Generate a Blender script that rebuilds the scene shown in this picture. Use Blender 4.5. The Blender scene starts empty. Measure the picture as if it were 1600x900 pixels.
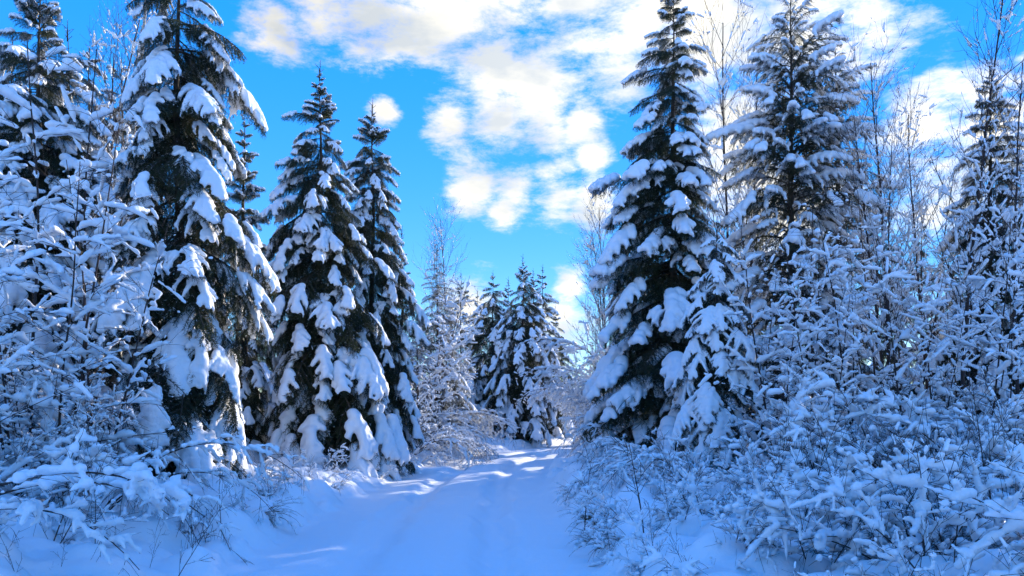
import bpy, math, random
import numpy as np
from mathutils import Vector, Matrix, Euler

R = math.radians
scene = bpy.context.scene
col = scene.collection

# ------------------------------------------------------------------ camera
FPX, HOR, CAMZ = 1164.0, 650.0, 1.62             # focal length and horizon in photo pixels (1600 x 900)
cam_data = bpy.data.cameras.new('camera')
cam_data.lens = FPX / 1600.0 * 36.0
cam_data.clip_start, cam_data.clip_end = 0.1, 4000.0
cam = bpy.data.objects.new('camera', cam_data)
cam.location = (0, 0, CAMZ)
cam.rotation_euler = (R(90), 0, 0)                # level, lens shifted up: upright trunks stay upright
cam_data.shift_y = (HOR - 450) / 1600.0
col.objects.link(cam)
scene.camera = cam

def pix_dir(px, py):
    return np.array([(px - 800) / FPX, 1.0, (HOR - py) / FPX])

def at(px, py, Y):
    """world point on the ray of a photo pixel at ground distance Y"""
    d = pix_dir(px, py)
    return np.array([0, 0, CAMZ]) + d * (Y / d[1])

# ------------------------------------------------------------------ sun, sky, exposure
SUN_EL, SUN_AZ = R(15), R(38)                     # azimuth clockwise from +Y (to the right of the view)
sun_vec = Vector((math.sin(SUN_AZ) * math.cos(SUN_EL), math.cos(SUN_AZ) * math.cos(SUN_EL), math.sin(SUN_EL)))
sd = bpy.data.lights.new('sun', 'SUN')
sd.energy, sd.angle, sd.color = 2.0, R(0.6), (1.0, 0.90, 0.74)
sun = bpy.data.objects.new('sun', sd)
sun.rotation_euler = sun_vec.to_track_quat('Z', 'Y').to_euler()
sun.location = (30, 30, 30)
col.objects.link(sun)

world = bpy.data.worlds.new('World')
scene.world = world
world.use_nodes = True
wt = world.node_tree
wt.nodes.clear()
def wn(t, **kw):
    n = wt.nodes.new(t)
    for k, v in kw.items():
        setattr(n, k, v)
    return n
sky = wn('ShaderNodeTexSky', sky_type='NISHITA', sun_disc=False)
sky.sun_elevation, sky.sun_rotation = SUN_EL, SUN_AZ
sky.air_density, sky.dust_density, sky.ozone_density = 0.85, 0.0, 3.0
hs = wn('ShaderNodeHueSaturation')
hs.inputs['Saturation'].default_value = 1.325
hs.inputs['Value'].default_value = 1.0
hs.inputs['Hue'].default_value = 0.511
# the phone camera evens out the sky's range: raise the dark zenith, lower the bright horizon, all round alike
sep = wn('ShaderNodeSeparateColor', mode='HSV'); com = wn('ShaderNodeCombineColor', mode='HSV')
wt.links.new(sky.outputs[0], sep.inputs[0])
pw = wn('ShaderNodeMath', operation='POWER'); pw.inputs[1].default_value = 0.15; wt.links.new(sep.outputs[2], pw.inputs[0])
gn = wn('ShaderNodeMath', operation='MULTIPLY'); gn.inputs[1].default_value = 2.8; wt.links.new(pw.outputs[0], gn.inputs[0])
for i_ in (0, 1): wt.links.new(sep.outputs[i_], com.inputs[i_])
wt.links.new(gn.outputs[0], com.inputs[2])
wt.links.new(com.outputs[0], hs.inputs['Color'])
tc = wn('ShaderNodeTexCoord')
def wmath(op, a, b=None, c=None, clamp=False):
    n = wn('ShaderNodeMath', operation=op, use_clamp=clamp)
    for i, v in enumerate((a, b, c)):
        if v is None: continue
        if isinstance(v, (int, float)): n.inputs[i].default_value = v
        else: wt.links.new(v, n.inputs[i])
    return n.outputs[0]
blobs = []                                        # clouds: (direction, angular radius)
for px, py, r in [(430, 35, 50), (500, 10, 65), (580, 5, 95), (690, 15, 100), (790, -40, 130), (900, 0, 110),
                  (1000, 40, 115), (1120, 20, 125), (1250, 0, 125), (1360, -10, 70), (985, 115, 60),
                  (780, 110, 75), (850, 120, 65), (700, 180, 44), (780, 185, 58), (850, 170, 60), (905, 190, 40),
                  (735, 288, 50), (805, 296, 42), (870, 300, 50), (925, 315, 52), (785, 335, 30), (605, 172, 26), (925, 245, 30),
                  (1150, 220, 85), (1210, 330, 110), (1450, 200, 70), (1540, 200, 95), (1480, 300, 80),
                  (890, 440, 30), (880, 510, 60), (725, 480, 55)]:
    d = Vector(pix_dir(px, py)).normalized()
    blobs.append((d, r / FPX))
rw = random.Random(5)
for k in range(15):                               # the same kind of cloud all round the sky
    for tr in range(20):
        az, el = rw.uniform(0, 2 * math.pi), math.asin(rw.uniform(0.05, 1.0))
        d = Vector((math.sin(az) * math.cos(el), math.cos(az) * math.cos(el), math.sin(el)))
        if d.angle(Vector((0, 1, 0.17))) > R(46): break
    r0 = rw.uniform(0.12, 0.24)
    blobs.append((d, r0))
nz = wn('ShaderNodeTexNoise'); nz.inputs['Scale'].default_value = 13.0
nz.inputs['Detail'].default_value = 9.0; nz.inputs['Roughness'].default_value = 0.68; nz.inputs['Distortion'].default_value = 0.12
mpw = wn('ShaderNodeMapping'); mpw.inputs['Scale'].default_value = (0.8, 0.8, 1.9)
wt.links.new(tc.outputs['Generated'], mpw.inputs[0]); wt.links.new(mpw.outputs[0], nz.inputs['Vector'])
acc = None
for d, r in blobs:
    vd = wn('ShaderNodeVectorMath', operation='DISTANCE')
    wt.links.new(tc.outputs['Generated'], vd.inputs[0]); vd.inputs[1].default_value = d
    v = wmath('MULTIPLY_ADD', vd.outputs['Value'], -1.0 / r, 1.0)
    acc = v if acc is None else wmath('SMOOTH_MAX', acc, v, 0.25)
den = wmath('MULTIPLY_ADD', nz.outputs['Fac'], 3.2, -1.55)
den = wmath('ADD', wmath('MAXIMUM', acc, -1.2), den)
cov = wn('ShaderNodeMapRange', interpolation_type='SMOOTHSTEP')
cov.inputs['From Min'].default_value = 0.0; cov.inputs['From Max'].default_value = 0.95
wt.links.new(den, cov.inputs['Value'])
nz2 = wn('ShaderNodeTexNoise'); nz2.inputs['Scale'].default_value = 10.0
nz2.inputs['Detail'].default_value = 5.0; nz2.inputs['Distortion'].default_value = 0.2
wt.links.new(mpw.outputs[0], nz2.inputs['Vector'])
# thick parts grey, thin lit parts cream; brighter towards the sun as real clouds are
sdot = wn('ShaderNodeVectorMath', operation='DOT_PRODUCT')
wt.links.new(tc.outputs['Generated'], sdot.inputs[0]); sdot.inputs[1].default_value = sun_vec
glow = wn('ShaderNodeMapRange'); glow.inputs['From Min'].default_value = 0.55; glow.inputs['From Max'].default_value = 1.0
glow.inputs['To Min'].default_value = 0.85; glow.inputs['To Max'].default_value = 1.35
wt.links.new(sdot.outputs['Value'], glow.inputs['Value'])
cr = wn('ShaderNodeValToRGB')
cr.color_ramp.elements[0].position = 0.40; cr.color_ramp.elements[0].color = (0.62, 0.67, 0.72, 1)
cr.color_ramp.elements[1].position = 0.60; cr.color_ramp.elements[1].color = (1.0, 0.96, 0.86, 1)
wt.links.new(wmath('ADD', nz2.outputs['Fac'], wmath('MULTIPLY_ADD', den, -0.09, 0.10)), cr.inputs['Fac'])
CLOUD = 2.55
cm = wn('ShaderNodeVectorMath', operation='SCALE'); wt.links.new(cr.outputs['Color'], cm.inputs[0])
wt.links.new(wmath('MULTIPLY', glow.outputs['Result'], CLOUD), cm.inputs['Scale'])
mixs = wn('ShaderNodeMix', data_type='RGBA')
wt.links.new(cov.outputs['Result'], mixs.inputs['Factor'])
wt.links.new(hs.outputs['Color'], mixs.inputs['A']); wt.links.new(cm.outputs[0], mixs.inputs['B'])
bg = wn('ShaderNodeBackground'); bg.inputs['Strength'].default_value = 0.10
wt.links.new(mixs.outputs['Result'], bg.inputs['Color'])
wo = wn('ShaderNodeOutputWorld'); wt.links.new(bg.outputs[0], wo.inputs[0])

vs = scene.view_settings
vs.view_transform, vs.look, vs.exposure, vs.gamma, vs.use_curve_mapping = 'Standard', 'None', 2.12, 1.0, False
scene.render.engine = 'CYCLES'
cy = scene.cycles
cy.max_bounces, cy.diffuse_bounces, cy.glossy_bounces, cy.transmission_bounces, cy.transparent_max_bounces = 2, 1, 1, 1, 1
cy.use_denoising = True
cy.adaptive_threshold = 0.02
cy.caustics_reflective = cy.caustics_refractive = False
cy.sample_clamp_indirect = 6.0

# ------------------------------------------------------------------ materials
def mat(name):
    m = bpy.data.materials.new(name); m.use_nodes = True
    return m, m.node_tree, m.node_tree.nodes['Principled BSDF']

def snow_mat(name, scale, strength, dist):
    m, t, p = mat(name)
    p.inputs['Base Color'].default_value = (0.89, 0.90, 0.92, 1)
    p.inputs['Roughness'].default_value = 0.62
    p.inputs['Specular IOR Level'].default_value = 0.25
    g = t.nodes.new('ShaderNodeNewGeometry')
    a = t.nodes.new('ShaderNodeTexNoise'); a.inputs['Scale'].default_value = scale; a.inputs['Detail'].default_value = 5
    a.inputs['Roughness'].default_value = 0.6
    b = t.nodes.new('ShaderNodeBump'); b.inputs['Strength'].default_value = strength; b.inputs['Distance'].default_value = dist
    t.links.new(g.outputs['Position'], a.inputs['Vector'])
    t.links.new(a.outputs['Fac'], b.inputs['Height']); t.links.new(b.outputs[0], p.inputs['Normal'])
    return m
M_SNOW = snow_mat('snow_on_branches', 22, 0.55, 0.03)
M_GROUND = snow_mat('snow_on_ground', 7, 0.35, 0.05)
M_ROAD = snow_mat('snow_on_road', 14, 0.38, 0.03)

def needle_mat(name, c1, c2):
    m, t, p = mat(name)
    oi = t.nodes.new('ShaderNodeObjectInfo')
    nz = t.nodes.new('ShaderNodeTexNoise'); nz.inputs['Scale'].default_value = 9
    g = t.nodes.new('ShaderNodeNewGeometry'); t.links.new(g.outputs['Position'], nz.inputs['Vector'])
    ad = t.nodes.new('ShaderNodeMath'); ad.operation = 'MULTIPLY_ADD'; ad.inputs[1].default_value = 0.4
    t.links.new(oi.outputs['Random'], ad.inputs[0]); t.links.new(nz.outputs['Fac'], ad.inputs[2])
    r = t.nodes.new('ShaderNodeValToRGB')
    r.color_ramp.elements[0].color = (*c1, 1); r.color_ramp.elements[0].position = 0.4
    r.color_ramp.elements[1].color = (*c2, 1); r.color_ramp.elements[1].position = 0.95
    t.links.new(ad.outputs[0], r.inputs['Fac'])
    p.inputs['Roughness'].default_value = 0.6
    t.links.new(r.outputs['Color'], p.inputs['Base Color'])
    tr = t.nodes.new('ShaderNodeBsdfTranslucent'); t.links.new(r.outputs['Color'], tr.inputs['Color'])
    mx = t.nodes.new('ShaderNodeMixShader'); mx.inputs['Fac'].default_value = 0.3
    t.links.new(p.outputs[0], mx.inputs[1]); t.links.new(tr.outputs[0], mx.inputs[2])
    t.links.new(mx.outputs[0], t.nodes['Material Output'].inputs['Surface'])
    return m
M_FROST = needle_mat('frosted_needles', (0.80, 0.82, 0.86), (0.86, 0.87, 0.90))
M_SPRUCE = needle_mat('spruce_needles', (0.016, 0.030, 0.012), (0.042, 0.056, 0.018))
M_CEDAR = needle_mat('cedar_sprays', (0.018, 0.030, 0.013), (0.045, 0.052, 0.020))
M_GRASS = needle_mat('dry_grass', (0.10, 0.07, 0.035), (0.22, 0.16, 0.08))

def bark_mat(name, c1, c2, scale=30, white=None):
    m, t, p = mat(name)
    g = t.nodes.new('ShaderNodeNewGeometry')
    mp = t.nodes.new('ShaderNodeMapping'); mp.inputs['Scale'].default_value = (1, 1, 0.25 if white is None else 4)
    nz = t.nodes.new('ShaderNodeTexNoise'); nz.inputs['Scale'].default_value = scale; nz.inputs['Detail'].default_value = 6
    t.links.new(g.outputs['Position'], mp.inputs[0]); t.links.new(mp.outputs[0], nz.inputs['Vector'])
    r = t.nodes.new('ShaderNodeValToRGB')
    r.color_ramp.elements[0].color = (*c1, 1); r.color_ramp.elements[0].position = 0.35
    r.color_ramp.elements[1].color = (*c2, 1); r.color_ramp.elements[1].position = 0.65
    t.links.new(nz.outputs['Fac'], r.inputs['Fac']); t.links.new(r.outputs['Color'], p.inputs['Base Color'])
    b = t.nodes.new('ShaderNodeBump'); b.inputs['Distance'].default_value = 0.01; b.inputs['Strength'].default_value = 0.7
    t.links.new(nz.outputs['Fac'], b.inputs['Height']); t.links.new(b.outputs[0], p.inputs['Normal'])
    p.inputs['Roughness'].default_value = 0.85
    return m
M_BARK = bark_mat('spruce_bark', (0.025, 0.018, 0.013), (0.09, 0.065, 0.045))
M_TWIG = bark_mat('twig_bark', (0.020, 0.013, 0.011), (0.065, 0.040, 0.032), 60)
M_BIRCH = bark_mat('birch_bark', (0.10, 0.07, 0.05), (0.62, 0.55, 0.46), 12, True)

# ------------------------------------------------------------------ mesh helpers
def _ico():
    import bmesh
    bm = bmesh.new(); bmesh.ops.create_icosphere(bm, subdivisions=2, radius=1)
    bm.verts.ensure_lookup_table()
    v = np.array([x.co[:] for x in bm.verts]); f = np.array([[x.index for x in q.verts] for q in bm.faces]); bm.free()
    return v, f
ICO_V, ICO_F = _ico()

class Geo:
    def __init__(self): self.v, self.f, self.m, self.n = [], [], [], 0
    def add(self, v, f, m=0):
        if len(v) == 0: return
        self.v.append(np.asarray(v, float)); self.f.append((np.asarray(f, int) + self.n)); self.m.append(np.full(len(f), m)); self.n += len(v)
    def mesh(self, name, mats, smooth=True):
        me = bpy.data.meshes.new(name)
        V = np.concatenate(self.v)
        loops = np.concatenate([f.ravel() for f in self.f])
        sizes = np.concatenate([np.full(len(f), f.shape[1]) for f in self.f])
        mi = np.concatenate(self.m)
        me.vertices.add(len(V)); me.vertices.foreach_set('co', V.ravel())
        me.loops.add(len(loops)); me.loops.foreach_set('vertex_index', loops)
        me.polygons.add(len(sizes))
        me.polygons.foreach_set('loop_start', np.concatenate([[0], np.cumsum(sizes)[:-1]]))
        me.polygons.foreach_set('material_index', mi)
        me.polygons.foreach_set('use_smooth', np.full(len(sizes), smooth))
        for m in mats: me.materials.append(m)
        me.update(calc_edges=True)
        return me
    def tube(self, P, rad, k=5, m=0):
        P = np.asarray(P); n = len(P)
        T = np.gradient(P, axis=0); T /= np.linalg.norm(T, axis=1)[:, None] + 1e-9
        ref = np.array([0.0, 0.0, 1.0]) if abs(T[:, 2]).mean() < 0.8 else np.array([0.0, 1.0, 0.0])
        A = np.cross(T, ref); A /= np.linalg.norm(A, axis=1)[:, None] + 1e-9
        B = np.cross(T, A)
        an = np.arange(k) * 2 * np.pi / k
        V = P[:, None] + np.asarray(rad)[:, None, None] * (np.cos(an)[None, :, None] * A[:, None] + np.sin(an)[None, :, None] * B[:, None])
        i, j = np.meshgrid(np.arange(n - 1), np.arange(k), indexing='ij')
        j2 = (j + 1) % k
        F = np.stack([i * k + j, i * k + j2, (i + 1) * k + j2, (i + 1) * k + j], -1).reshape(-1, 4)
        self.add(V.reshape(-1, 3), F, m)
    def blobs(self, C, r, sq=0.85):
        C = np.asarray(C); r = np.asarray(r)
        if len(C) == 0: return
        V = C[:, None] + ICO_V[None] * (r[:, None, None] * np.array([1, 1, sq]))
        F = ICO_F[None] + (np.arange(len(C)) * len(ICO_V))[:, None, None]
        self.add(V.reshape(-1, 3), F.reshape(-1, 3))
    def needles(self, P, T, rng, length, width, m, frost=0.0, m2=None):
        n = len(P)
        rv = rng.normal(size=(n, 3)); rv -= (rv * T).sum(1)[:, None] * T; rv /= np.linalg.norm(rv, axis=1)[:, None] + 1e-9
        D = 0.62 * T + 0.78 * rv; D /= np.linalg.norm(D, axis=1)[:, None]
        S = np.cross(D, rng.normal(size=(n, 3))); S /= np.linalg.norm(S, axis=1)[:, None] + 1e-9
        L = length * rng.uniform(0.7, 1.25, n)[:, None]
        V = np.stack([P - S * width / 2, P + S * width / 2, P + D * L], 1)
        fr = (rng.random(n) < frost * np.clip(0.4 + rv[:, 2], 0, 1.4)) if frost else np.zeros(n, bool)
        for msk, mm in ((~fr, m), (fr, m2)):
            if msk.any():
                k = msk.sum()
                self.add(V[msk].reshape(-1, 3), np.arange(3 * k).reshape(-1, 3), mm)

def remesh(geo, name, voxel, smooth_it=3):
    me = geo.mesh('tmp', [])
    o = bpy.data.objects.new('tmp', me); col.objects.link(o)
    md = o.modifiers.new('r', 'REMESH'); md.mode = 'VOXEL'; md.voxel_size = voxel; md.use_smooth_shade = True
    sm = o.modifiers.new('s', 'SMOOTH'); sm.factor = 0.5; sm.iterations = smooth_it
    dg = bpy.context.evaluated_depsgraph_get()
    out = bpy.data.meshes.new_from_object(o.evaluated_get(dg))
    bpy.data.objects.remove(o); bpy.data.meshes.remove(me)
    out.name = name; out.materials.clear(); out.materials.append(M_SNOW)
    out.polygons.foreach_set('use_smooth', np.ones(len(out.polygons), bool))
    return out

def curve_pts(p0, d0, length, n, gravity, rng, wig=0.08, up=0.0):
    """a twig: starts at p0 along d0, bends by gravity (down) or up (towards light)"""
    P = [np.array(p0, float)]; d = np.array(d0, float); d /= np.linalg.norm(d); st = length / (n - 1)
    for i in range(n - 1):
        d = d + np.array([0, 0, -gravity + up]) * (st / max(length, 1e-6)) + rng.normal(size=3) * wig * (st / max(length, 1e-6)) ** 0.5 * 0.5
        d /= np.linalg.norm(d)
        P.append(P[-1] + d * st)
    return np.array(P)

def sample(P, gap):
    seg = np.linalg.norm(np.diff(P, axis=0), axis=1); s = np.concatenate([[0], np.cumsum(seg)])
    n = max(2, int(s[-1] / gap)); q = np.linspace(0, s[-1], n)
    X = np.stack([np.interp(q, s, P[:, k]) for k in range(3)], 1)
    T = np.gradient(X, axis=0); T /= np.linalg.norm(T, axis=1)[:, None] + 1e-9
    return X, T, q / s[-1]

# ------------------------------------------------------------------ spruce boughs (length 1.5 m along +X)
def spruce_bough(seed, L=1.5, rise=0.1, droop=0.9, width=0.42, clumps=None, rs=0.075, frost=0.055, twig_droop=0.9,
                 needle=(0.042, 0.0075), mat_n=None, open_=1.0, snow_start=0.12, voxel=0.019):
    rng = np.random.RandomState(seed)
    mat_n = mat_n or M_SPRUCE
    g, s = Geo(), Geo()
    n = 18
    d0 = np.array([1, 0, rise])
    main = curve_pts((0, 0, 0), d0, L, n, droop, rng, 0.05)
    main[:, 1] *= 0.8
    g.tube(main, np.linspace(0.016, 0.004, n), 5, 0)
    X, T, q = sample(main, 0.008)
    k = q > 0.1
    g.needles(X[k], T[k], rng, needle[0], needle[1], 1, frost, 2)
    SB, SR = [], []                                # snow blobs
    cl = None
    if clumps:
        cl = [(rng.uniform(0.3, 0.95), rng.uniform(-0.9, 0.9), rng.uniform(0.12, 0.22)) for _ in range(clumps)]
        cl[0] = (rng.uniform(0.8, 0.95), 0.0, rng.uniform(0.2, 0.28))
    def covered(x, y):
        if cl is None: return True
        return any(((x / L - a) ** 2 + ((y / L) / 0.5 - b * 0.5) ** 2) < r * r for a, b, r in cl)
    for x, t in zip(*sample(main, 0.035)[0:3:2]):
        if t < snow_start or not covered(x[0], x[1]): continue
        r = rs * (0.75 + 0.35 * math.sin(3.1 * t)) * rng.uniform(0.75, 1.2)
        SB.append(x + np.array([0, rng.normal() * 0.01, 0.55 * r])); SR.append(r)
    t = 0.13
    side = 1
    while t < 0.985:
        i = t * (n - 1); a = int(i); f = i - a
        p = main[a] * (1 - f) + main[min(a + 1, n - 1)] * f
        tg = main[min(a + 1, n - 1)] - main[a]; tg /= np.linalg.norm(tg)
        ln = L * width * (min(1, 0.35 + t / 0.35) * (1 - t) ** 0.7 + 0.14) * rng.uniform(0.75, 1.2)
        ang = R(rng.uniform(42, 66))
        lat = np.cross(np.array([0, 0, 1.0]), tg); lat /= np.linalg.norm(lat)
        d = tg * math.cos(ang) + lat * side * math.sin(ang) + np.array([0, 0, rng.uniform(-0.05, 0.15)])
        tw = curve_pts(p, d, ln, 8, twig_droop * rng.uniform(0.7, 1.3), rng, 0.10)
        g.tube(tw, np.linspace(0.006, 0.002, 8), 3, 0)
        X, T, q = sample(tw, 0.0085 * open_)
        g.needles(X, T, rng, needle[0], needle[1], 1, frost, 2)
        snow_on = rng.random() < 0.68
        end = rng.uniform(0.72, 1.0)
        if snow_on:
            X, T, q = sample(tw, 0.03)
            for x, qq in zip(X, q):
                if qq > end or t < snow_start or not covered(x[0], x[1]): continue
                r = rs * (0.92 - 0.55 * qq) * rng.uniform(0.7, 1.15)
                SB.append(x + np.array([0, 0, 0.5 * r])); SR.append(r)
        # sub-twigs
        u = 0.22
        sd2 = 1
        while u < 0.97:
            i = u * 7; a = int(i); f = i - a
            p2 = tw[a] * (1 - f) + tw[min(a + 1, 7)] * f
            tg2 = tw[min(a + 1, 7)] - tw[a]; tg2 /= np.linalg.norm(tg2)
            lat2 = np.cross(np.array([0, 0, 1.0]), tg2); lat2 /= np.linalg.norm(lat2) + 1e-6
            l2 = ln * rng.uniform(0.25, 0.42) * (1.1 - 0.5 * u)
            a2 = R(rng.uniform(35, 60))
            t2 = curve_pts(p2, tg2 * math.cos(a2) + lat2 * sd2 * math.sin(a2), l2, 5, twig_droop * 1.5, rng, 0.12)
            X, T, q = sample(t2, 0.0095 * open_)
            g.needles(X, T, rng, needle[0], needle[1], 1, frost, 2)
            if snow_on and rng.random() < 0.55:
                X, T, q = sample(t2, 0.03)
                for x, qq in zip(X, q):
                    if not covered(x[0], x[1]) or t < snow_start: continue
                    r = rs * (0.52 - 0.22 * qq) * rng.uniform(0.7, 1.15)
                    SB.append(x + np.array([0, 0, 0.5 * r])); SR.append(r)
            u += 0.05 / max(ln, 0.12) * 1.25 * open_
            sd2 = -sd2
        # hanging under-twigs fill the dark underside
        for _h in range(2):
            ht = curve_pts(p, tg * 0.5 + lat * side * rng.uniform(0.0, 0.8) + np.array([0, 0, -0.8]), L * 0.06 + ln * rng.uniform(0.3, 0.6), 5, 0.8, rng, 0.12)
            X, T, q = sample(ht, 0.008 * open_)
            g.needles(X, T, rng, needle[0], needle[1], 1, frost * 0.3, 2)
        t += 0.030 * open_ * rng.uniform(0.8, 1.2)
        side = -side
    s.blobs(np.array(SB), np.array(SR))
    return (g.mesh('bough_mesh', [M_BARK, mat_n, M_FROST], False), remesh(s, 'bough_snow_mesh', voxel, 3))

BOUGHS = {
    # long boughs drooping under thick sheets of snow
    'heavy': [spruce_bough(11, rise=0.05, droop=0.9, rs=0.066, twig_droop=1.2, clumps=3), spruce_bough(12, rise=0.12, droop=1.15, rs=0.07, width=0.38, twig_droop=1.3, clumps=2),
              spruce_bough(13, rise=0.0, droop=0.8, rs=0.062, width=0.46, twig_droop=1.4, clumps=4), spruce_bough(14, rise=0.1, droop=1.3, rs=0.068, width=0.36, twig_droop=1.2, clumps=3),
              spruce_bough(15, rise=0.1, droop=1.0, rs=0.07, clumps=2, twig_droop=1.3), spruce_bough(16, rise=0.1, droop=1.0, rs=0.065, clumps=3, twig_droop=1.4)],
    'sheet': [spruce_bough(17, rise=0.12, droop=1.15, rs=0.068, width=0.38, twig_droop=1.4, snow_start=0.35), spruce_bough(18, rise=0.1, droop=1.3, rs=0.064, width=0.36, twig_droop=1.3, snow_start=0.25),
              spruce_bough(19, rise=0.05, droop=1.0, rs=0.064, width=0.34, twig_droop=1.5, snow_start=0.45)],
    # boughs with dark needles showing between pillows of snow
    'pillow': [spruce_bough(21, rise=0.1, droop=0.55, clumps=2, rs=0.10, width=0.40, frost=0.02), spruce_bough(22, rise=0.15, droop=0.7, clumps=3, rs=0.085, width=0.36, frost=0.03),
               spruce_bough(23, rise=0.05, droop=0.5, clumps=2, rs=0.105, width=0.42, frost=0.02), spruce_bough(24, rise=0.1, droop=0.8, clumps=3, rs=0.09, frost=0.03)],
    # thin boughs white with frost
    'frosted': [spruce_bough(51, rise=0.15, droop=0.8, clumps=6, rs=0.05, width=0.36, frost=0.55, open_=1.3), spruce_bough(52, rise=0.2, droop=0.6, clumps=5, rs=0.05, width=0.36, frost=0.6, open_=1.3)],
    # short boughs near the top of a tree
    'top': [spruce_bough(31, L=0.7, rise=0.5, droop=0.7, rs=0.06, clumps=4, width=0.46, frost=0.05, voxel=0.014), spruce_bough(32, L=0.7, rise=0.35, droop=0.8, rs=0.062, width=0.44, clumps=4, frost=0.05, voxel=0.014),
            spruce_bough(33, L=0.7, rise=0.6, droop=0.6, rs=0.058, clumps=3, width=0.44, frost=0.06, voxel=0.014)],
    # flat loose cedar sprays
    'cedar': [spruce_bough(41, rise=0.5, droop=1.3, width=0.34, rs=0.076, clumps=5, mat_n=M_CEDAR, open_=1.9, needle=(0.05, 0.012), twig_droop=1.7, frost=0.12),
              spruce_bough(42, rise=0.4, droop=1.5, width=0.3, rs=0.074, clumps=5, mat_n=M_CEDAR, open_=2.0, needle=(0.05, 0.012), twig_droop=1.8, frost=0.12),
              spruce_bough(43, rise=0.6, droop=1.2, width=0.36, rs=0.082, clumps=4, mat_n=M_CEDAR, open_=1.9, needle=(0.05, 0.012), twig_droop=1.6, frost=0.12)],
}
BOUGHS['drape'] = BOUGHS['sheet'] + BOUGHS['heavy'][:4]
REACH = {k: [max(v.co.x for v in a.vertices) for a, b in vv] for k, vv in BOUGHS.items()}

# ------------------------------------------------------------------ deciduous stems with snow
def stem(seed, H, lean, grav, n2, l2, n3, l3, r0, rs, snow_p=0.8, up2=0.2, bare_top=0.85, voxel=0.016, start=0.12, mat_b=None, k=5, spread=(35, 70), g2=0.5, twig_r=0.35, n4=0):
    """one stem with branches and twigs; the snow lies along their upper sides in broken lumps"""
    rng = np.random.RandomState(seed)
    g, s = Geo(), Geo()
    SB, SR = [], []
    def lay(P, r, p, amp=1.0):
        X, T, q = sample(P, max(0.014, r * 0.55))
        on = rng.random() < p; lump = 0.0
        for x, t, qq in zip(X, T, q):
            if rng.random() < 0.10: on = rng.random() < p
            lump = 0.86 * lump + 0.24 * rng.normal()
            if not on or abs(t[2]) > 0.93: continue
            rr = r * amp * (1 - 0.35 * qq) * min(2.1, max(0.35, 1 + 1.2 * lump)) * (1.15 - 0.45 * abs(t[2]))
            SB.append(x + np.array([0, 0, 0.75 * rr])); SR.append(rr)
    n = 16
    P = curve_pts((0, 0, 0), (lean, 0, 1), H, n, grav, rng, 0.16)
    g.tube(P, np.linspace(r0, r0 * 0.22, n), k, 0)
    lay(P[:int(n * bare_top)], rs, snow_p)
    az = rng.uniform(0, 6.28)
    for i in range(n2):
        t = start + (0.97 - start) * (i + rng.random() * 0.6) / n2
        a = t * (n - 1); ai = int(a); f = a - ai
        p = P[ai] * (1 - f) + P[min(ai + 1, n - 1)] * f
        tg = P[min(ai + 1, n - 1)] - P[ai]; tg /= np.linalg.norm(tg)
        az += 2.4 + rng.normal() * 0.5
        o = np.array([math.cos(az), math.sin(az), 0.15]); o -= o.dot(tg) * tg; o /= np.linalg.norm(o)
        an = R(rng.uniform(*spread))
        l = l2 * (1.15 - 0.75 * t) * rng.uniform(0.6, 1.25)
        B = curve_pts(p, tg * math.cos(an) + o * math.sin(an), l, 9, g2 * rng.uniform(0.3, 1.6), rng, 0.25, up2)
        rb = r0 * twig_r * (1.1 - 0.7 * t)
        g.tube(B, np.linspace(rb, max(0.0022, rb * 0.3), 9), 4, 0)
        lay(B, rs * 0.9, snow_p if t < bare_top else snow_p * 0.35)
        for j in range(n3):
            u = 0.2 + 0.78 * (j + rng.random()) / n3
            b = u * 8; bi = int(min(b, 7.99)); f = b - bi
            p2 = B[bi] * (1 - f) + B[bi + 1] * f
            tb = B[bi + 1] - B[bi]; tb /= np.linalg.norm(tb)
            o2 = rng.normal(size=3); o2 -= o2.dot(tb) * tb; o2 /= np.linalg.norm(o2)
            an2 = R(rng.uniform(28, 62))
            C = curve_pts(p2, tb * math.cos(an2) + o2 * math.sin(an2), l3 * rng.uniform(0.5, 1.3) * (1.2 - 0.5 * u), 6, g2 * 0.7, rng, 0.3, up2 * 1.3)
            g.tube(C, np.linspace(max(0.0028, rb * 0.42), 0.0016, 6), 3, 0)
            lay(C, rs * 0.72, (snow_p if t < bare_top else snow_p * 0.3) * 0.8)
            for w in range(n4):
                q = rng.randint(1, 5)
                tc_ = C[q] - C[q - 1]; tc_ /= np.linalg.norm(tc_)
                D = curve_pts(C[q], tc_ + rng.normal(size=3) * 0.6, l3 * rng.uniform(0.3, 0.6), 4, 0.1, rng, 0.3, up2)
                g.tube(D, np.linspace(0.0022, 0.0012, 4), 3, 0)
                lay(D, rs * 0.55, snow_p * 0.5)
    s.blobs(np.array(SB), np.array(SR), 0.9)
    return (g.mesh('stem_mesh', [mat_b or M_TWIG]), remesh(s, 'stem_snow_mesh', voxel, 2))

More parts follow.
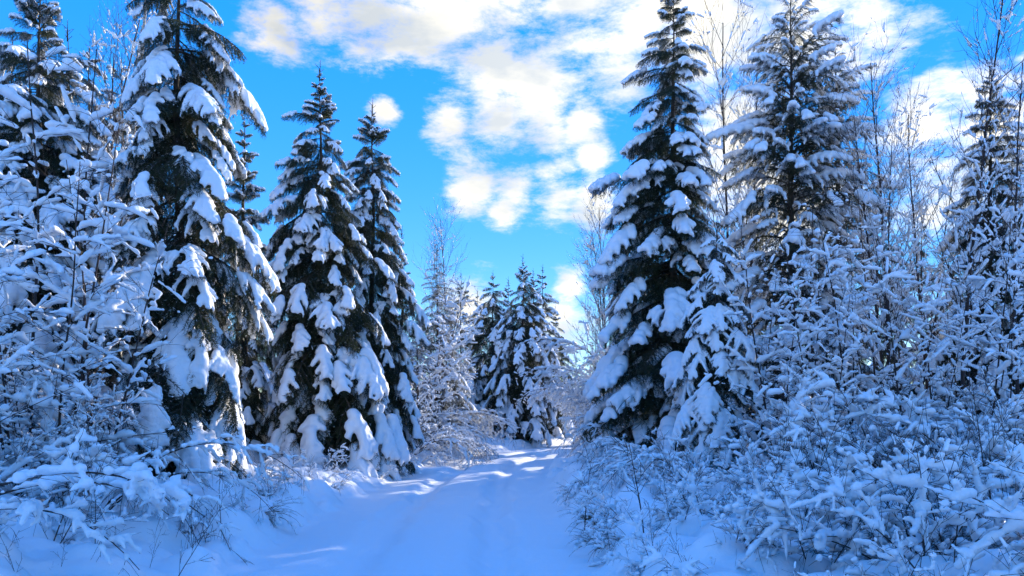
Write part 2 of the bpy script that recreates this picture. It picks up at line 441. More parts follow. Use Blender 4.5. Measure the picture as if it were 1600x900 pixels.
STEMS = {
    'bush': [stem(100 + i, 1.7, 0.35 + 0.12 * i, 0.55 + 0.2 * (i % 3), 10, 0.62, 5, 0.26, 0.010, 0.036, 0.70, voxel=0.013) for i in range(5)],
    'low': [stem(120 + i, 1.0, 0.7, 1.1, 8, 0.45, 5, 0.20, 0.008, 0.046, 0.76, voxel=0.014) for i in range(3)],
    'arch': [stem(140 + i, 3.6, 0.5, 2.3 + 0.3 * i, 15, 0.95, 6, 0.30, 0.018, 0.034, 0.74, g2=1.1, up2=0.0, start=0.2, voxel=0.014) for i in range(3)],
    'bigarch': [stem(150 + i, 8.0, 0.3, 1.8 + 0.4 * i, 22, 2.2, 7, 0.7, 0.035, 0.055, 0.8, g2=1.1, up2=0.0, start=0.2, voxel=0.025, n4=1) for i in range(2)],
    'sapling': [stem(160 + i, 4.2, 0.10, 0.12, 18, 1.15, 6, 0.36, 0.020, 0.035, 0.64, g2=0.75, up2=0.25, start=0.08, bare_top=0.82) for i in range(3)],
    'bare': [stem(180 + i, 7.5, 0.03, 0.0, 26, 2.0, 9, 0.70, 0.038, 0.028, 0.72, g2=0.1, up2=0.7, start=0.22, bare_top=0.7, spread=(25, 50), voxel=0.018, n4=2) for i in range(2)],
    'roll': [stem(230 + i, 3.3, 0.45, 1.9, 9, 0.6, 3, 0.25, 0.020, 0.048, 0.9, g2=0.6, start=0.45, bare_top=0.97) for i in range(2)],
    'stalk': [stem(200 + i, 1.15, 0.15, 0.1, 7, 0.42, 3, 0.16, 0.0065, 0.013, 0.12, up2=0.4, spread=(25, 45), voxel=0.010, start=0.3) for i in range(3)],
    'birch': [stem(210, 9.0, 0.02, 0.0, 22, 1.8, 8, 0.55, 0.075, 0.024, 0.35, g2=0.2, up2=0.5, start=0.3, spread=(30, 60), voxel=0.02, mat_b=M_BIRCH, k=8, twig_r=0.22, n4=2)],
}

# ------------------------------------------------------------------ the ground
_rn = np.random.RandomState(3)
_LAT = _rn.random((256, 256))
def vnoise(x, y):
    xi, yi = np.floor(x).astype(int), np.floor(y).astype(int); fx, fy = x - xi, y - yi
    fx, fy = fx * fx * (3 - 2 * fx), fy * fy * (3 - 2 * fy)
    a = _LAT[xi & 255, yi & 255]; b = _LAT[(xi + 1) & 255, yi & 255]; c = _LAT[xi & 255, (yi + 1) & 255]; d = _LAT[(xi + 1) & 255, (yi + 1) & 255]
    return (a * (1 - fx) + b * fx) * (1 - fy) + (c * (1 - fx) + d * fx) * fy
def fbm(x, y, o=4):
    s, a, t = 0, 1.0, 0
    for k in range(o):
        s = s + a * vnoise(x * 2 ** k + 17.3 * k, y * 2 ** k + 5.1 * k); t += a; a *= 0.5
    return s / t - 0.5
CXY = np.array([-300, 0, 8, 15, 22, 28, 33, 38, 44, 52, 62, 75, 100, 400.0])
CXX = np.array([-0.8, -0.95, -1.0, -1.1, -1.0, -0.35, 1.0, 3.0, 5.6, 9.2, 14, 21, 38, 260.0])
_yy = np.linspace(-300, 400, 14001)
_cc = np.interp(_yy, CXY, CXX)
_k = np.ones(121) / 121
_cs = np.convolve(np.pad(_cc, 60, mode='edge'), _k, mode='valid')
def cx(y): return np.interp(y, _yy, _cs)
HW = 2.05
def smooth(a, b, x):
    t = np.clip((x - a) / (b - a), 0, 1); return t * t * (3 - 2 * t)
_pr = np.random.RandomState(8)
PIL = []
for i in range(2200):
    y = 3 + 42 * _pr.random() ** 1.6
    sd_ = _pr.choice([-1, 1])
    u = sd_ * (HW + 0.05 + abs(_pr.normal()) * (1.6 if sd_ < 0 else 2.2))
    r = _pr.uniform(0.10, 0.42)
    if abs(u) - r * 0.8 < HW: r = min(r, 0.20)
    PIL.append((float(cx(y)) + u, y, r, r * _pr.uniform(0.45, 0.9)))
for i in range(170):                              # clumps fallen from the boughs on to the road
    y = 5 + 30 * _pr.random() ** 1.5
    r = _pr.uniform(0.03, 0.09)
    PIL.append((float(cx(y)) + _pr.choice([-1, 1]) * HW * (1 - abs(_pr.normal()) * 0.35), y, r, r * _pr.uniform(0.3, 0.6)))
def height(x, y):
    x, y = np.asarray(x, float), np.asarray(y, float)
    u = x - cx(y) + 0.35 * fbm(x * 0 + 3.3, y * 0.45, 3) + 0.15 * fbm(x * 0 + 9.3, y * 1.7, 2)
    au = np.abs(u)
    road = -0.13 * np.exp(-((u - 0.80) / 0.24) ** 4) - 0.13 * np.exp(-((u + 0.78) / 0.25) ** 4) + 0.02 * np.exp(-(u / 0.4) ** 2) + 0.09 * fbm(x * 0.5, y * 0.22, 3) + 0.05 * fbm(x * 2.2, y * 1.2, 4)
    bank = 0.10 + 0.30 * smooth(HW, HW + 2.2, au) + 0.25 * smooth(HW + 1.5, HW + 7, au)
    bank = bank + 0.35 * fbm(x * 0.7, y * 0.7, 3) * smooth(HW, HW + 1, au) + 0.30 * np.abs(fbm(x * 2.3 + 5, y * 2.3, 2)) + 0.07 * fbm(x * 6, y * 6, 2)
    w = smooth(HW - 0.25, HW + 0.35, au)
    return road * (1 - w) + bank * w
def axis_pts(bounds, step, far):
    a = list(np.arange(bounds[0], bounds[1], step))
    return a
uf = list(np.arange(0, HW - 0.001, 0.075)) + [HW]
up = [HW + 0.065 * (i + 1) for i in range(85)]
st = 0.09
while up[-1] < 600: up.append(up[-1] + st); st *= 1.13
UP = np.array(uf + up)
U = np.concatenate([-UP[:0:-1], UP])
ys = [2.0]
while ys[-1] < 700: ys.append(ys[-1] + max(0.05, 0.0062 * ys[-1]) * (1 if ys[-1] < 70 else 6))
yb = [2.0]
while yb[-1] > -300: yb.append(yb[-1] - 0.3 - 0.15 * abs(yb[-1] - 2))
YS = np.array(sorted(set(yb[1:] + ys)))
UU, YY = np.meshgrid(U, YS, indexing='ij')
XX = cx(YY) + UU
ZZ = height(XX, YY)
for bx_, by_, r, h in PIL:
    i0, i1 = np.searchsorted(YS, [by_ - r, by_ + r])
    u0 = bx_ - float(cx(by_)); j0, j1 = np.searchsorted(U, [u0 - r - 0.3, u0 + r + 0.3])
    if i1 <= i0 or j1 <= j0: continue
    d2 = ((XX[j0:j1, i0:i1] - bx_) ** 2 + (YY[j0:j1, i0:i1] - by_) ** 2) / (r * r)
    base = float(height(bx_, by_))
    w = np.clip(1 - d2, 0, 1)
    ZZ[j0:j1, i0:i1] = np.maximum(ZZ[j0:j1, i0:i1], ZZ[j0:j1, i0:i1] * (1 - w ** 0.5) + (base + h * np.sqrt(w)) * w ** 0.5)
ZZ[1:-1, 1:-1] = (ZZ[1:-1, 1:-1] * 2 + ZZ[:-2, 1:-1] + ZZ[2:, 1:-1] + ZZ[1:-1, :-2] + ZZ[1:-1, 2:]) / 6
def ground_z(x, y): return float(height(x, y)) - 0.02
# normals of the whole sheet, so that road and verge join without a crease
PP = np.stack([XX, YY, ZZ], -1)
NN = np.cross(np.gradient(PP, axis=0), np.gradient(PP, axis=1)); NN /= np.linalg.norm(NN, axis=-1)[..., None] + 1e-9
def sheet(name, j0, j1, material):
    nu, ny = j1 - j0 + 1, len(YS)
    V = PP[j0:j1 + 1].reshape(-1, 3)
    i, j = np.meshgrid(np.arange(nu - 1), np.arange(ny - 1), indexing='ij')
    F = np.stack([i * ny + j, (i + 1) * ny + j, (i + 1) * ny + j + 1, i * ny + j + 1], -1).reshape(-1, 4)
    g = Geo(); g.add(V, F); me = g.mesh(name, [material])
    me.normals_split_custom_set_from_vertices(NN[j0:j1 + 1].reshape(-1, 3).tolist())
    o = bpy.data.objects.new(name, me); col.objects.link(o); o['kind'] = 'structure'
    return o
jl, jr = int(np.argmin(abs(U + HW))), int(np.argmin(abs(U - HW)))
sheet('snowy_road', jl, jr, M_ROAD)['label'] = 'snow covered forest road with faint filled wheel tracks'
sheet('snowy_ground', 0, jl, M_GROUND)['label'] = 'snow covered forest floor beside the road'
sheet('snowy_ground', jr, len(U) - 1, M_GROUND)['label'] = 'snow covered forest floor under the thicket'

# ------------------------------------------------------------------ things
def empty(name, loc, label, cat, group=None):
    o = bpy.data.objects.new(name, None); col.objects.link(o)
    o.location = loc; o.empty_display_size = 0.2
    o['label'] = label; o['category'] = cat
    if group: o['group'] = group
    return o
def part(name, me, parent, mtx=None):
    o = bpy.data.objects.new(name, me); col.objects.link(o); o.parent = parent
    if mtx is not None: o.matrix_local = mtx
    return o

def conifer(label, px, Y, top, rows, kind='heavy', whorl=0.30, per=5, seed=0, pitch=(12, -32), bare=0.0, lean=0.0,
            group=None, name='spruce_tree', topkind='top', skirt=0.25, rtrunk=None, snow=1.0, fat=1.0, cat='spruce', ragged=False):
    """rows: (py, px of the left outline, px of the right outline) read from the photograph, turned into metres at distance Y"""
    rng = np.random.RandomState(1000 + seed)
    b = at(px, 650, Y); bx_ = b[0]; gz = ground_z(bx_, Y)
    H = at(px, top, Y)[2] - gz
    root = empty(name, (bx_, Y, gz), label, cat, group)
    g = Geo(); n = 24
    zz = np.linspace(-0.15, H, n)
    P = np.stack([lean * zz + 0.02 * np.sin(zz * 1.3 + seed), 0.02 * np.cos(zz * 1.1 + seed), zz], 1)
    r0 = rtrunk or (0.010 * H + 0.02)
    g.tube(P, r0 * np.clip(1 - zz / H, 0.04, 1) ** 0.85, 9, 0)
    part('trunk', g.mesh('trunk_mesh', [M_BARK]), root)
    zr = np.array([at(px, r[0], Y)[2] - gz for r in rows]); k = Y / FPX
    rl = np.array([(px - r[1]) * k for r in rows]); rr = np.array([(r[2] - px) * k for r in rows])
    o = np.argsort(zr); zr, rl, rr = zr[o], rl[o], rr[o]
    z = skirt + 0.25; az = rng.uniform(0, 6.28)
    topz = H - 0.12
    while z < topz:
        f = z / H
        m = max(3, int(round(per * (1 - 0.35 * f))))
        for j in range(m):
            az += 2 * math.pi / m * rng.uniform(0.75, 1.25)
            za = z + rng.uniform(-0.5, 0.5) * whorl
            if za > topz: continue
            ca = math.cos(az)
            # reach: outline at the height where the drooping tip ends
            zt = za
            for _ in range(2):
                w = (ca + 1) / 2
                rad = np.interp(zt, zr, rl) * (1 - w) + np.interp(zt, zr, rr) * w
                zt = max(0.1, za - (0.28 if kind in ('pillow', 'cedar') else 0.42) * rad)
            rad = max(0.10, rad * rng.uniform(0.72, 1.15))
            if ragged: rad *= rng.uniform(0.5, 1.15)
            if rng.random() < 0.08: rad *= 1.15
            kd = topkind if (rad < 0.62 and topkind) else kind
            vi = rng.randint(len(BOUGHS[kd])); bm_, sm_ = BOUGHS[kd][vi]
            pt = R(pitch[0] + (pitch[1] - pitch[0]) * (1 - f) ** 0.8 + rng.normal() * 6)
            if kd == 'top': pt = R(22 * f - 4 + rng.normal() * 7)
            s = rad / (REACH[kd][vi] * max(0.55, math.cos(pt)))
            th = rng.uniform(0.9, 1.15) * fat
            mtx = (Matrix.Translation((lean * za, 0, za)) @ Matrix.Rotation(az, 4, 'Z') @ Matrix.Rotation(-pt, 4, 'Y') @ Matrix.Rotation(rng.normal() * 0.12, 4, 'X')
                   @ Matrix.Diagonal((s, s * th * rng.choice([-1, 1]), s * rng.uniform(0.9, 1.15), 1)))
            bo = part('bough', bm_, root, mtx)
            if rng.random() < snow and za > bare:
                part('snow_load', sm_, bo)
        z += whorl * (1.0 if f < 0.55 else 0.72) * rng.uniform(0.85, 1.15)
    # leading shoot
    g = Geo(); P = np.array([[lean * H, 0, H - 0.3], [lean * H, 0, H - 0.1], [lean * H + 0.01, 0, H + 0.22]])
    g.tube(P, [0.012, 0.009, 0.003], 4, 0)
    rngn = np.random.RandomState(seed)
    for a in range(5):
        Q = curve_pts((lean * H, 0, H - 0.28 + 0.07 * a), (math.cos(a * 2.4), math.sin(a * 2.4), 0.9), 0.16, 4, 0.0, rngn, 0.05)
        g.tube(Q, [0.006, 0.005, 0.004, 0.002], 3, 0); X, T, q = sample(Q, 0.006); g.needles(X, T, rngn, 0.03, 0.007, 1, 0.2, 2)
    X, T, q = sample(P, 0.005); g.needles(X, T, rngn, 0.03, 0.007, 1, 0.15, 2)
    part('leading_shoot', g.mesh('shoot_mesh', [M_BARK, M_SPRUCE, M_SNOW], False), root)
    return root

# --- spruces beside the road, one by one
conifer('tall spruce with a narrow snowy top standing behind the tangled snowy brush', 62, 15, -45,
        [(-45, 62, 62), (0, 35, 92), (60, 15, 110), (160, -40, 150), (300, -80, 190), (500, -120, 220), (720, -130, 240)], 'pillow', 0.30, 6, 1)
conifer('broad spruce with long drooping boughs under thick sheets of snow, beside the arching brush', 278, 13.2, -150,
        [(-150, 278, 278), (-60, 240, 320), (30, 195, 355), (110, 175, 400), (200, 175, 385), (300, 160, 400), (400, 145, 425), (500, 145, 425), (600, 140, 445), (720, 150, 450)], 'drape', 0.33, 6, 2, pitch=(8, -36), skirt=0.5, fat=1.1, snow=0.85)
conifer('slim young spruce with a sparse spiky top between two large snowy spruces', 381, 19, 160,
        [(160, 381, 381), (230, 365, 398), (300, 350, 412), (380, 342, 420), (500, 330, 440), (700, 320, 450)], 'heavy', 0.30, 5, 3)
conifer('pointed dark spruce with heavy white boughs, taller of the leaning-together pair', 500, 19, 108,
        [(108, 500, 500), (160, 482, 520), (210, 452, 532), (290, 430, 556), (380, 412, 578), (460, 402, 606), (600, 394, 652), (720, 410, 668)], 'heavy', 0.29, 7, 4, skirt=0.35, snow=0.9)
conifer('pointed spruce at the road edge with olive needles showing, shorter of the pair', 582, 21, 165,
        [(165, 578, 578), (220, 558, 606), (250, 540, 618), (330, 528, 626), (450, 525, 656), (560, 528, 672), (720, 530, 682)], 'heavy', 0.29, 7, 5, skirt=0.3, snow=0.9)
conifer('thin distant spruce just behind the pair of pointed spruces', 628, 33, 360,
        [(360, 628, 628), (420, 614, 642), (520, 600, 655), (700, 590, 665)], 'pillow', 0.45, 4, 6)
conifer('slender sunlit spruce with frosted brown twigs rising from white brush', 683, 31, 390,
        [(390, 683, 683), (440, 660, 706), (520, 640, 722), (620, 628, 744), (700, 625, 750)], 'frosted', 0.34, 6, 7, topkind='frosted')
conifer('small dark spruce tip beside the bare twiggy tree at the bend', 720, 46, 428,
        [(428, 720, 720), (480, 702, 738), (560, 690, 750), (690, 685, 755)], 'pillow', 0.5, 4, 8)
conifer('blue-white spruce at the bend, left flank of the cluster closing the road', 770, 42, 428,
        [(428, 770, 770), (480, 738, 802), (560, 714, 825), (690, 705, 830)], 'heavy', 0.42, 5, 9)
conifer('central spruce of the cluster at the bend with drooping snowy skirts', 817, 39, 403,
        [(403, 817, 817), (450, 796, 840), (520, 768, 862), (600, 750, 882), (700, 745, 886)], 'heavy', 0.40, 6, 10)
for i, (lab, px, Y, top) in enumerate([('snowy spruce wedged between the blue-white spruce and the central spruce at the bend', 794, 43, 438), ('slim spruce right behind the central spruce of the cluster at the bend', 833, 44, 424),
                                       ('short snowy spruce at the end of the cluster, where the road vanishes', 868, 50, 480)]):
    conifer(lab, px, Y, top, [(top, px, px), (top + 60, px - 24, px + 24), (690, px - 52, px + 50)], 'heavy', 0.45, 6, 34 + i)
conifer('half hidden spruce tip at the bend between the small dark tip and the blue-white spruce', 746, 49, 455,
        [(455, 746, 746), (510, 724, 768), (580, 710, 780), (690, 705, 785)], 'heavy', 0.5, 5, 17)
conifer('dark narrow spruce of the cluster at the bend, beside the vanishing road', 848, 45, 418,
        [(418, 848, 848), (470, 824, 870), (540, 808, 886), (690, 798, 895)], 'pillow', 0.42, 5, 11)
conifer('tallest dark spruce with separate pillows of snow on horizontal boughs', 1052, 20, -18,
        [(-18, 1045, 1045), (30, 1015, 1082), (80, 1003, 1095), (120, 978, 1118), (160, 985, 1105), (200, 972, 1112), (270, 938, 1122), (330, 930, 1130), (400, 915, 1140), (470, 918, 1150), (560, 905, 1160), (690, 900, 1170)], 'pillow', 0.33, 6, 12, pitch=(4, -24), fat=1.05, snow=0.85)
conifer('small conical spruce buried under thick white snow in front of the tallest spruce', 1120, 14, 352,
        [(352, 1120, 1120), (385, 1092, 1150), (450, 1068, 1172), (530, 1046, 1188), (610, 1032, 1200), (700, 1035, 1200)], 'sheet', 0.30, 6, 13, pitch=(-6, -36), fat=1.35, topkind=None)
conifer('tall loose cedar with clumps of snow and sky showing through', 1236, 20, -25,
        [(-25, 1236, 1236), (30, 1205, 1262), (90, 1178, 1305), (160, 1150, 1325), (260, 1130, 1340), (400, 1115, 1350), (700, 1110, 1350)], 'cedar', 0.26, 6, 14, name='cedar_tree', topkind=None, cat='cedar', pitch=(38, -10), ragged=True)
conifer('shorter leaning cedar close beside the tall loose cedar', 1318, 21, 70,
        [(70, 1318, 1318), (120, 1290, 1345), (200, 1262, 1372), (320, 1240, 1395), (500, 1235, 1400), (700, 1230, 1400)], 'cedar', 0.28, 6, 15, name='cedar_tree', topkind=None, cat='cedar', pitch=(38, -10), lean=-0.02, ragged=True)
conifer('dark spruce with a dense club-shaped top beyond the slim bare tree', 1547, 20, 100,
        [(100, 1547, 1547), (150, 1528, 1566), (190, 1512, 1590), (260, 1505, 1600), (350, 1480, 1620), (500, 1460, 1640), (700, 1450, 1650)], 'pillow', 0.30, 6, 16)

for i, (lab, px, Y, top) in enumerate([('low frosted spruce squeezed between the shorter pointed spruce and the slender sunlit one', 652, 27, 500), ('frosted young spruce right behind the slender sunlit spruce', 706, 38, 455),
                                       ('frosted spruce past the dark narrow spruce, where the road vanishes', 900, 52, 540), ('frosted young spruce behind the bowed saplings at the far bend', 930, 42, 515)]):
    conifer(lab, px, Y, top, [(top, px, px), (top + 60, px - 22, px + 22), (690, px - 48, px + 48)], 'frosted', 0.42, 6, 30 + i, topkind='frosted')

# --- forest behind the front row (places only, nothing else tells them apart)
rf = random.Random(21)
for i, (px, Y, top) in enumerate([(-40, 22, 60), (140, 22, 75), (205, 27, 170), (20, 19, 60), (705, 52, 480), (735, 56, 490), (105, 18, 45), (190, 20, 95), (215, 30, 260), (330, 27, 240), (440, 30, 330), (545, 34, 400), (-90, 17, 20),
                                  (615, 48, 470), (670, 55, 500), (745, 60, 520), (645, 40, 470), (400, 26, 420), (480, 28, 430)]):
    conifer('background spruce in the snowy wood behind the drooping broad spruce', px, Y, top,
            [(top, px, px), (top + 90, px - 1100 / Y, px + 1100 / Y), (700, px - 2600 / Y, px + 2600 / Y)], rf.choice(['pillow', 'heavy']), 0.7, 5, 40 + i,
            group='spruces in the wood behind the broad spruce')
for i, (px, Y, top) in enumerate([(985, 30, 330), (1105, 27, 290), (1180, 29, 270), (1290, 30, 250), (1370, 28, 300), (1440, 30, 340), (1490, 26, 390), (1610, 27, 250), (1690, 22, 150),
                                  (905, 60, 575), (1010, 40, 420), (1150, 40, 380), (1270, 42, 400), (1400, 40, 410), (1530, 38, 380), (1660, 34, 300), (1780, 30, 200), (1850, 26, 150),
                                  (1075, 24, 480), (1165, 23, 470), (1225, 25, 450), (1330, 24, 470), (1405, 23, 490), (1455, 25, 480), (1575, 23, 450), 
                                  (1090, 50, 500), (1170, 52, 480), (1240, 50, 490), (1310, 52, 470), (1380, 50, 480), (1450, 52, 470), (1520, 50, 480), (1600, 50, 460), (1040, 58, 520)]):
    conifer('background spruce in the snowy wood behind the cedars', px, Y, top,
            [(top, px, px), (top + 90, px - 1100 / Y, px + 1100 / Y), (700, px - 2600 / Y, px + 2600 / Y)], rf.choice(['pillow', 'heavy']), 0.7, 5, 60 + i,
            group='spruces in the wood behind the cedars')

for i, (x, Y, H) in enumerate([(15, 14.5, 13), (18, 17.5, 14), (21, 14, 13), (24, 18, 14), (19, 20, 13), (27, 13, 14), (14.5, 17, 13)]):
    px, top = 800 + x / Y * FPX, HOR - (H - CAMZ) / Y * FPX  # more of the wood, out of view, added to shade road and thicket
    conifer('unseen spruce added to shade the road, in the wood beyond the club-topped spruce', px, Y, top,
            [(top, px, px), (top + 3 / Y * FPX, px - 1 / Y * FPX, px + 1 / Y * FPX), (700, px - 2.1 / Y * FPX, px + 2.1 / Y * FPX)], rf.choice(['pillow', 'heavy']), 0.7, 5, 90 + i,
            group='unseen spruces added for shade beside the thicket')

# --- deciduous things
def sprout(name, label, cat, x, y, parts, group=None):
    """parts: (kind, variant, turn, tilt, scale)"""
    root = empty(name, (x, y, ground_z(x, y) - 0.03), label, cat, group)
    for kd, vi, rz, tilt, s in parts:
        bm_, sm_ = STEMS[kd][vi % len(STEMS[kd])]
        mtx = Matrix.Rotation(rz, 4, 'Z') @ Matrix.Rotation(tilt, 4, 'Y') @ Matrix.Scale(s, 4)
        st_ = part('trunk' if kd in ('bare', 'birch', 'sapling') else 'stem', bm_, root, mtx)
        part('snow_load', sm_, st_)['kind'] = 'stuff'
    return root
def tree_h(px, Y, top, kd):
    b = at(px, 650, Y); H = at(px, top, Y)[2] - ground_z(b[0], Y)
    return b[0], H / {'bare': 7.3, 'birch': 8.8, 'sapling': 4.1}[kd]

for lab, kd, px, Y, top, nst, seed in [
        ('white barked birch rising behind the broad drooping spruce', 'birch', 172, 16, -90, 1, 1),
        ('slim bare tree with one straight trunk and few snowy twigs', 'bare', 1500, 15, 25, 1, 2),
        ('bare tree with many upright twigs next to the cedars', 'bare', 1392, 18, 85, 3, 3),
        ('bare sapling beyond the club-topped spruce, at the thicket edge', 'bare', 1592, 13, 90, 1, 4),
        ('sunlit bare twiggy tree between the tallest spruce and the cedar', 'bare', 1155, 27, 75, 3, 5),
        ('fine bare tree standing behind the slender sunlit spruce', 'bare', 695, 42, 358, 2, 6),
        ('bare twiggy tree over the bend, behind the tallest spruce', 'bare', 950, 30, 330, 3, 7),
        ('thin bare tree poking above the tangled brush near the birch', 'bare', 110, 17, -20, 2, 8),
        ('bare tree with frosted twigs behind the slim bare tree', 'bare', 1455, 22, 190, 2, 9)]:
    x, s = tree_h(px, Y, top, kd)
    rng = random.Random(seed)
    sprout('birch_tree' if kd == 'birch' else 'bare_tree', lab, 'tree', x, Y,
           [(kd, i + seed, rng.uniform(0, 6.28), rng.uniform(0.0, 0.10) if nst > 1 else 0.01, s * (1 - 0.12 * i)) for i in range(nst)])

rs_ = random.Random(77)
LAND = {'R': [(1.2, 8, 'at the road edge of the thicket under the cedars'), (1.4, 11, 'at the road edge of the thicket under the cedars'), (3.85, 14, 'around the foot of the small conical spruce'), (2.6, 11.5, 'around the foot of the small conical spruce'),
              (7.5, 19, 'below the tall loose cedar'), (5.5, 13, 'below the tall loose cedar'), (9.0, 15, 'around the slim straight bare tree'), (7.0, 10, 'around the slim straight bare tree'),
              (3.5, 6.0, 'in the low open front of the thicket'), (2.4, 5.0, 'in the low open front of the thicket')],
        'L': [(-4.0, 7, 'on the road side of the tangled brush'), (-4.6, 9, 'on the road side of the tangled brush'), (-6.1, 12.5, 'under the broad drooping spruce'), (-6.0, 6.5, 'beside the thick bowed branches'), (-9, 11, 'below the tall narrow-topped spruce')]}
def land(side, x, y, size):
    w = min(LAND[side], key=lambda l: (l[0] - x) ** 2 + (l[1] - y) ** 2)[2]
    k = 'tall' if size > 1.1 else 'knee-high' if size < 0.7 else 'waist-high'
    return f'{k} snow laden leafless shrub {w}', f'shrubs {w}'
def bush(label, group, x, y, kinds, n, size, name='snowy_shrub', lean_az=None, tilt=(0.0, 0.5)):
    ps = []
    for i in range(n):
        rz = rs_.uniform(0, 6.28) if lean_az is None else lean_az + rs_.gauss(0, 0.55)
        kd = rs_.choice(kinds)
        ps.append((kd, rs_.randrange(9), rz, rs_.uniform(*tilt), size * rs_.uniform(0.75, 1.2) * (0.52 if kd == 'sapling' else 1)))
    ps += [('stalk', rs_.randrange(9), rs_.uniform(0, 6.28), rs_.uniform(0, .5), size * rs_.uniform(0.9, 1.5))]
    return sprout(name, label, 'shrub', x, y, ps, group)

# thicket under the cedars
for y, x0, x1, dx, size, n in [(4.5, 2.0, 4.4, 0.65, 0.74, 6), (5.5, 1.6, 5.2, 0.65, 0.78, 6), (6.6, 1.2, 6.0, 0.72, 0.8, 5), (7.8, 1.2, 7.0, 0.78, 0.85, 5), (9.2, 1.4, 8.2, 0.9, 1.0, 5),
                               (11, 2.3, 9.5, 1.1, 1.15, 5), (13, 2.9, 11, 1.5, 1.2, 4), (15.5, 3.4, 13, 1.9, 1.3, 4)]:
    x = x0
    while x < x1:
        e = min(1.0, (0.55 if y > 6 else 0.65) + 0.22 * (x - x0))
        bush(*land('R', x, y, size * e), x + rs_.uniform(-.25, .25), y + rs_.uniform(-.5, .5), ['bush', 'bush', 'low'] if e < 0.9 or y < 8 else ['bush'], n, size * e)
        x += dx
gS = ('snow laden leafless sapling standing in the thicket under the cedars', 'saplings in the thicket under the cedars')
for px, Y, top in [(1215, 13, 330), (1290, 12, 380), (1340, 13.5, 330), (1420, 12, 350), (1465, 13, 380), (1540, 11.5, 330), (1585, 10.5, 380), (1380, 15, 300), (1260, 15, 300), (1640, 11, 300), (1500, 16, 330), (1180, 15.5, 420)]:
    x, s = tree_h(px, Y, top, 'sapling')
    w = 'between small conical spruce and tall cedar' if px < 1230 else 'in front of the two cedars' if px < 1350 else 'between the cedars and the slim bare tree' if px < 1490 else 'under the club-topped spruce'
    sprout('snowy_sapling', f"{'tall' if s > 1.15 else 'shorter'} snow laden sapling in the thicket {w}", 'sapling', x, Y, [('sapling', rs_.randrange(9), rs_.uniform(0, 6.28), rs_.uniform(0, .12), s * f) for f in (1, 0.8)], gS[1])

# brush on the other side
for y, x0, x1, dx, size, n in [(6.0, -6.2, -3.9, 0.8, 0.75, 4), (7.2, -7.0, -4.3, 0.85, 1.0, 4), (8.6, -8.0, -4.6, 0.9, 1.2, 5), (10.2, -9.5, -5.2, 1.0, 1.4, 6), (12, -11, -6.5, 1.1, 1.5, 6)]:
    x = x0
    while x < x1:
        bush(*land('L', x, y, size), x + rs_.uniform(-.25, .25), y + rs_.uniform(-.5, .5), ['bush', 'sapling'] if size > 1.1 else ['bush'], n, min(size, 1.3) * (1.0 if x < x1 - 1 else 0.7))
        x += dx
gT = ('snow laden leafless sapling rising from the brush before the broad spruce', 'saplings in the brush before the broad spruce')
for px, Y, top in [(20, 9, 230), (90, 10, 180), (150, 10.5, 240), (-30, 8, 260), (50, 12, 100), (130, 13, 120)]:
    x, s = tree_h(px, Y, top, 'sapling')
    sprout('snowy_sapling', gT[0], 'sapling', x, Y, [('sapling', rs_.randrange(9), rs_.uniform(0, 6.28), rs_.uniform(0, .15), s * f) for f in (1, 0.85)], gT[1])

# saplings bent over by the snow
def bent(label, px, Y, az, n, size, group=None, sp=0.4, kd='arch'):
    x = at(px, 650, Y)[0]
    sprout('bent_sapling', label, 'sapling', x, Y, [(kd, rs_.randrange(9), az + rs_.gauss(0, sp), rs_.uniform(-0.1, 0.35), size * rs_.uniform(0.75, 1.15)) for _ in range(n)], group)
bent('sapling bowed to the ground by snow, arching out of the brush beside the broad spruce', 150, 8.8, R(-5), 4, 0.72)
bent('thick bowed branches with long rolls of snow reaching in over the brush', -215, 5.6, R(15), 3, 0.8, kd='roll', sp=0.3)
gR = ('snow bowed sapling arching over the road edge below the tallest spruce', 'bowed saplings below the tallest spruce')
for px, Y, az, n, s in [(1025, 13, 175, 3, 0.6), (1045, 15, 180, 3, 0.72), (1005, 17, 190, 3, 0.7), (1000, 20, 180, 3, 0.8), (1085, 12, 185, 3, 0.65), (985, 23, 185, 3, 0.85)]:
    bent(gR[0], px, Y, R(az), n, s, gR[1])
gF = ('frosted snow bowed sapling leaning over the far bend of the road', 'bowed saplings at the far bend')
for px, Y, az, n, s in [(965, 27, 175, 4, 0.5), (968, 31, 180, 4, 0.6), (962, 36, 185, 4, 0.6), (1015, 25, 180, 3, 0.7), (960, 42, 180, 4, 0.65), (880, 60, 10, 4, 0.6)]:
    bent(gF[0], px, Y, R(az), n, s, gF[1], kd='bigarch')
gW = ('sunlit white snow bowed sapling in the brush around the slender spruce', 'sunlit bowed saplings around the slender spruce')
for px, Y, az, n, s in [(640, 25, 0, 4, 0.9), (648, 27, 10, 4, 1.0), (660, 29, 0, 4, 1.0), (672, 32, 10, 4, 1.2), (655, 24, -20, 3, 0.5), (680, 34, 0, 4, 1.2), (655, 30, 20, 4, 1.3)]:
    bent(gW[0], px, Y, R(az), n, s, gW[1])
for px, Y, top in [(660, 28, 470), (678, 30, 440), (700, 33, 470), (648, 25.5, 530), (716, 36, 500), (668, 31, 430)]:
    x, s = tree_h(px, Y, top, 'sapling')
    sprout('snowy_sapling', 'upright sunlit snowy sapling crowding around the slender spruce', 'sapling', x, Y, [('sapling', rs_.randrange(9), rs_.uniform(0, 6.28), rs_.uniform(0, .2), s * f) for f in (1, 0.8, 0.7)], 'sunlit upright saplings around the slender spruce')
gV = ('low snow covered shrub on the verge at the foot of the pointed pair', 'low shrubs below the pointed pair')
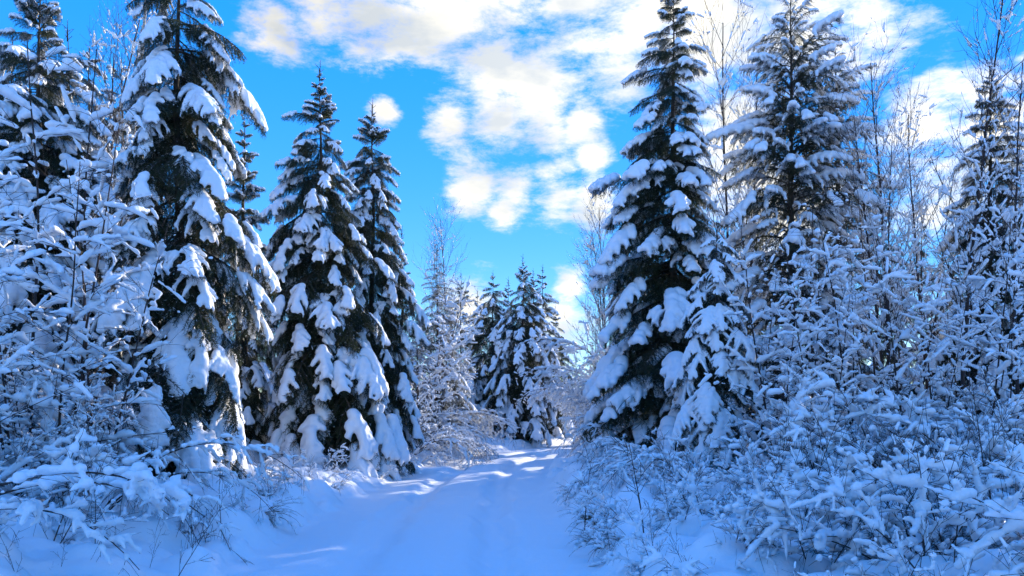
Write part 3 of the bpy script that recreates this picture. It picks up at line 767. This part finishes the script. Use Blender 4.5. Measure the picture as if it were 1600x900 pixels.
for px, Y in [(455, 15.5), (480, 14.5), (500, 16.5), (430, 14), (525, 17.5), (560, 18.5), (410, 13), (385, 12), (600, 20), (630, 22)]:
    bush(*gV, at(px, 650, Y)[0], Y, ['low', 'bush'], 5, 0.55)

# bare stalks that poke out of the snow
gK = ('thin dark bare stalk poking out of the snow beside the road', 'bare stalks along the road')
for px, Y in [(88, 6.2), (40, 5.6), (150, 6.6), (230, 7.2), (252, 6.4), (300, 7.4), (325, 8.4), (345, 8.8), (380, 9.5), (425, 10.5), (20, 6.8), (180, 7.6)]:
    sprout('bare_stalk', gK[0], 'plant', at(px, 650, Y)[0], Y, [('stalk', rs_.randrange(9), rs_.uniform(0, 6.28), rs_.uniform(0, .4), rs_.uniform(.4, .9))], gK[1])
gK2 = ('thin dark bare stalk rising out of the snowy thicket', 'bare stalks in the thicket')
for px, Y in [(912, 9.5), (1010, 8.0), (1110, 8.0), (1245, 7.4), (1345, 6.4), (1470, 6.4), (1490, 5.6), (1560, 6.6), (1420, 9.0)]:
    sprout('bare_stalk', gK2[0], 'plant', at(px, 650, Y)[0], Y, [('stalk', rs_.randrange(9), rs_.uniform(0, 6.28), rs_.uniform(0, .35), rs_.uniform(.8, 1.4))], gK2[1])

# tufts of dry grass pressed down by small caps of snow
def tuft(seed):
    rng = np.random.RandomState(seed); g, sn = Geo(), Geo(); SB, SR = [], []
    for i in range(60):
        a = rng.uniform(0, 6.28)
        B = curve_pts((rng.normal() * 0.05, rng.normal() * 0.05, 0), (math.cos(a) * 0.6, math.sin(a) * 0.6, 1), rng.uniform(0.25, 0.6), 7, rng.uniform(0.8, 3.0), rng, 0.15)
        g.tube(B, np.linspace(0.004, 0.0012, 7), 3, 0)
        if i % 3 == 0:
            for q in range(2, 7):
                if rng.random() < 0.7: SB.append(B[q] + [0, 0, 0.012]); SR.append(rng.uniform(0.015, 0.035))
    sn.blobs(np.array(SB), np.array(SR), 0.8)
    return g.mesh('tuft_mesh', [M_GRASS]), remesh(sn, 'tuft_snow_mesh', 0.012, 2)
TUFTS = [tuft(i) for i in range(3)]
def grass(label, group, pts):
    for px, Y in pts:
        x = at(px, 650, Y)[0]
        root = empty('grass_tuft', (x, Y, ground_z(x, Y) - 0.02), label, 'grass', group)
        a, b = rs_.choice(TUFTS)
        m = Matrix.Rotation(rs_.uniform(0, 6.28), 4, 'Z') @ Matrix.Scale(rs_.uniform(0.7, 1.25), 4)
        part('blades', a, root, m)['kind'] = 'stuff'; part('snow_load', b, root, m)['kind'] = 'stuff'
grass('tuft of dry grass with snow caps on the verge below the broad spruce', 'grass tufts below the broad spruce',
      [(290, 9.5), (330, 10), (360, 10.5), (385, 11), (405, 10.2), (350, 9.4), (310, 8.8), (425, 11.5), (372, 9.8), (270, 9.0), (400, 12), (335, 10.8), (440, 12.2)])
grass('tuft of dry grass with snow caps on the verge below the pointed pair', 'grass tufts below the pointed pair',
      [(470, 14), (500, 15), (530, 16), (560, 17), (590, 18.5), (615, 20), (520, 14.6), (545, 17.5), (605, 19), (630, 21.5)])
grass('tuft of dry grass with snow caps at the foot of the thicket by the road', 'grass tufts at the foot of the thicket',
      [(930, 9.2), (955, 8.6), (975, 9.4), (945, 10.2), (925, 11), (905, 13), (985, 8.3), (1010, 8.0), (900, 14.5)])
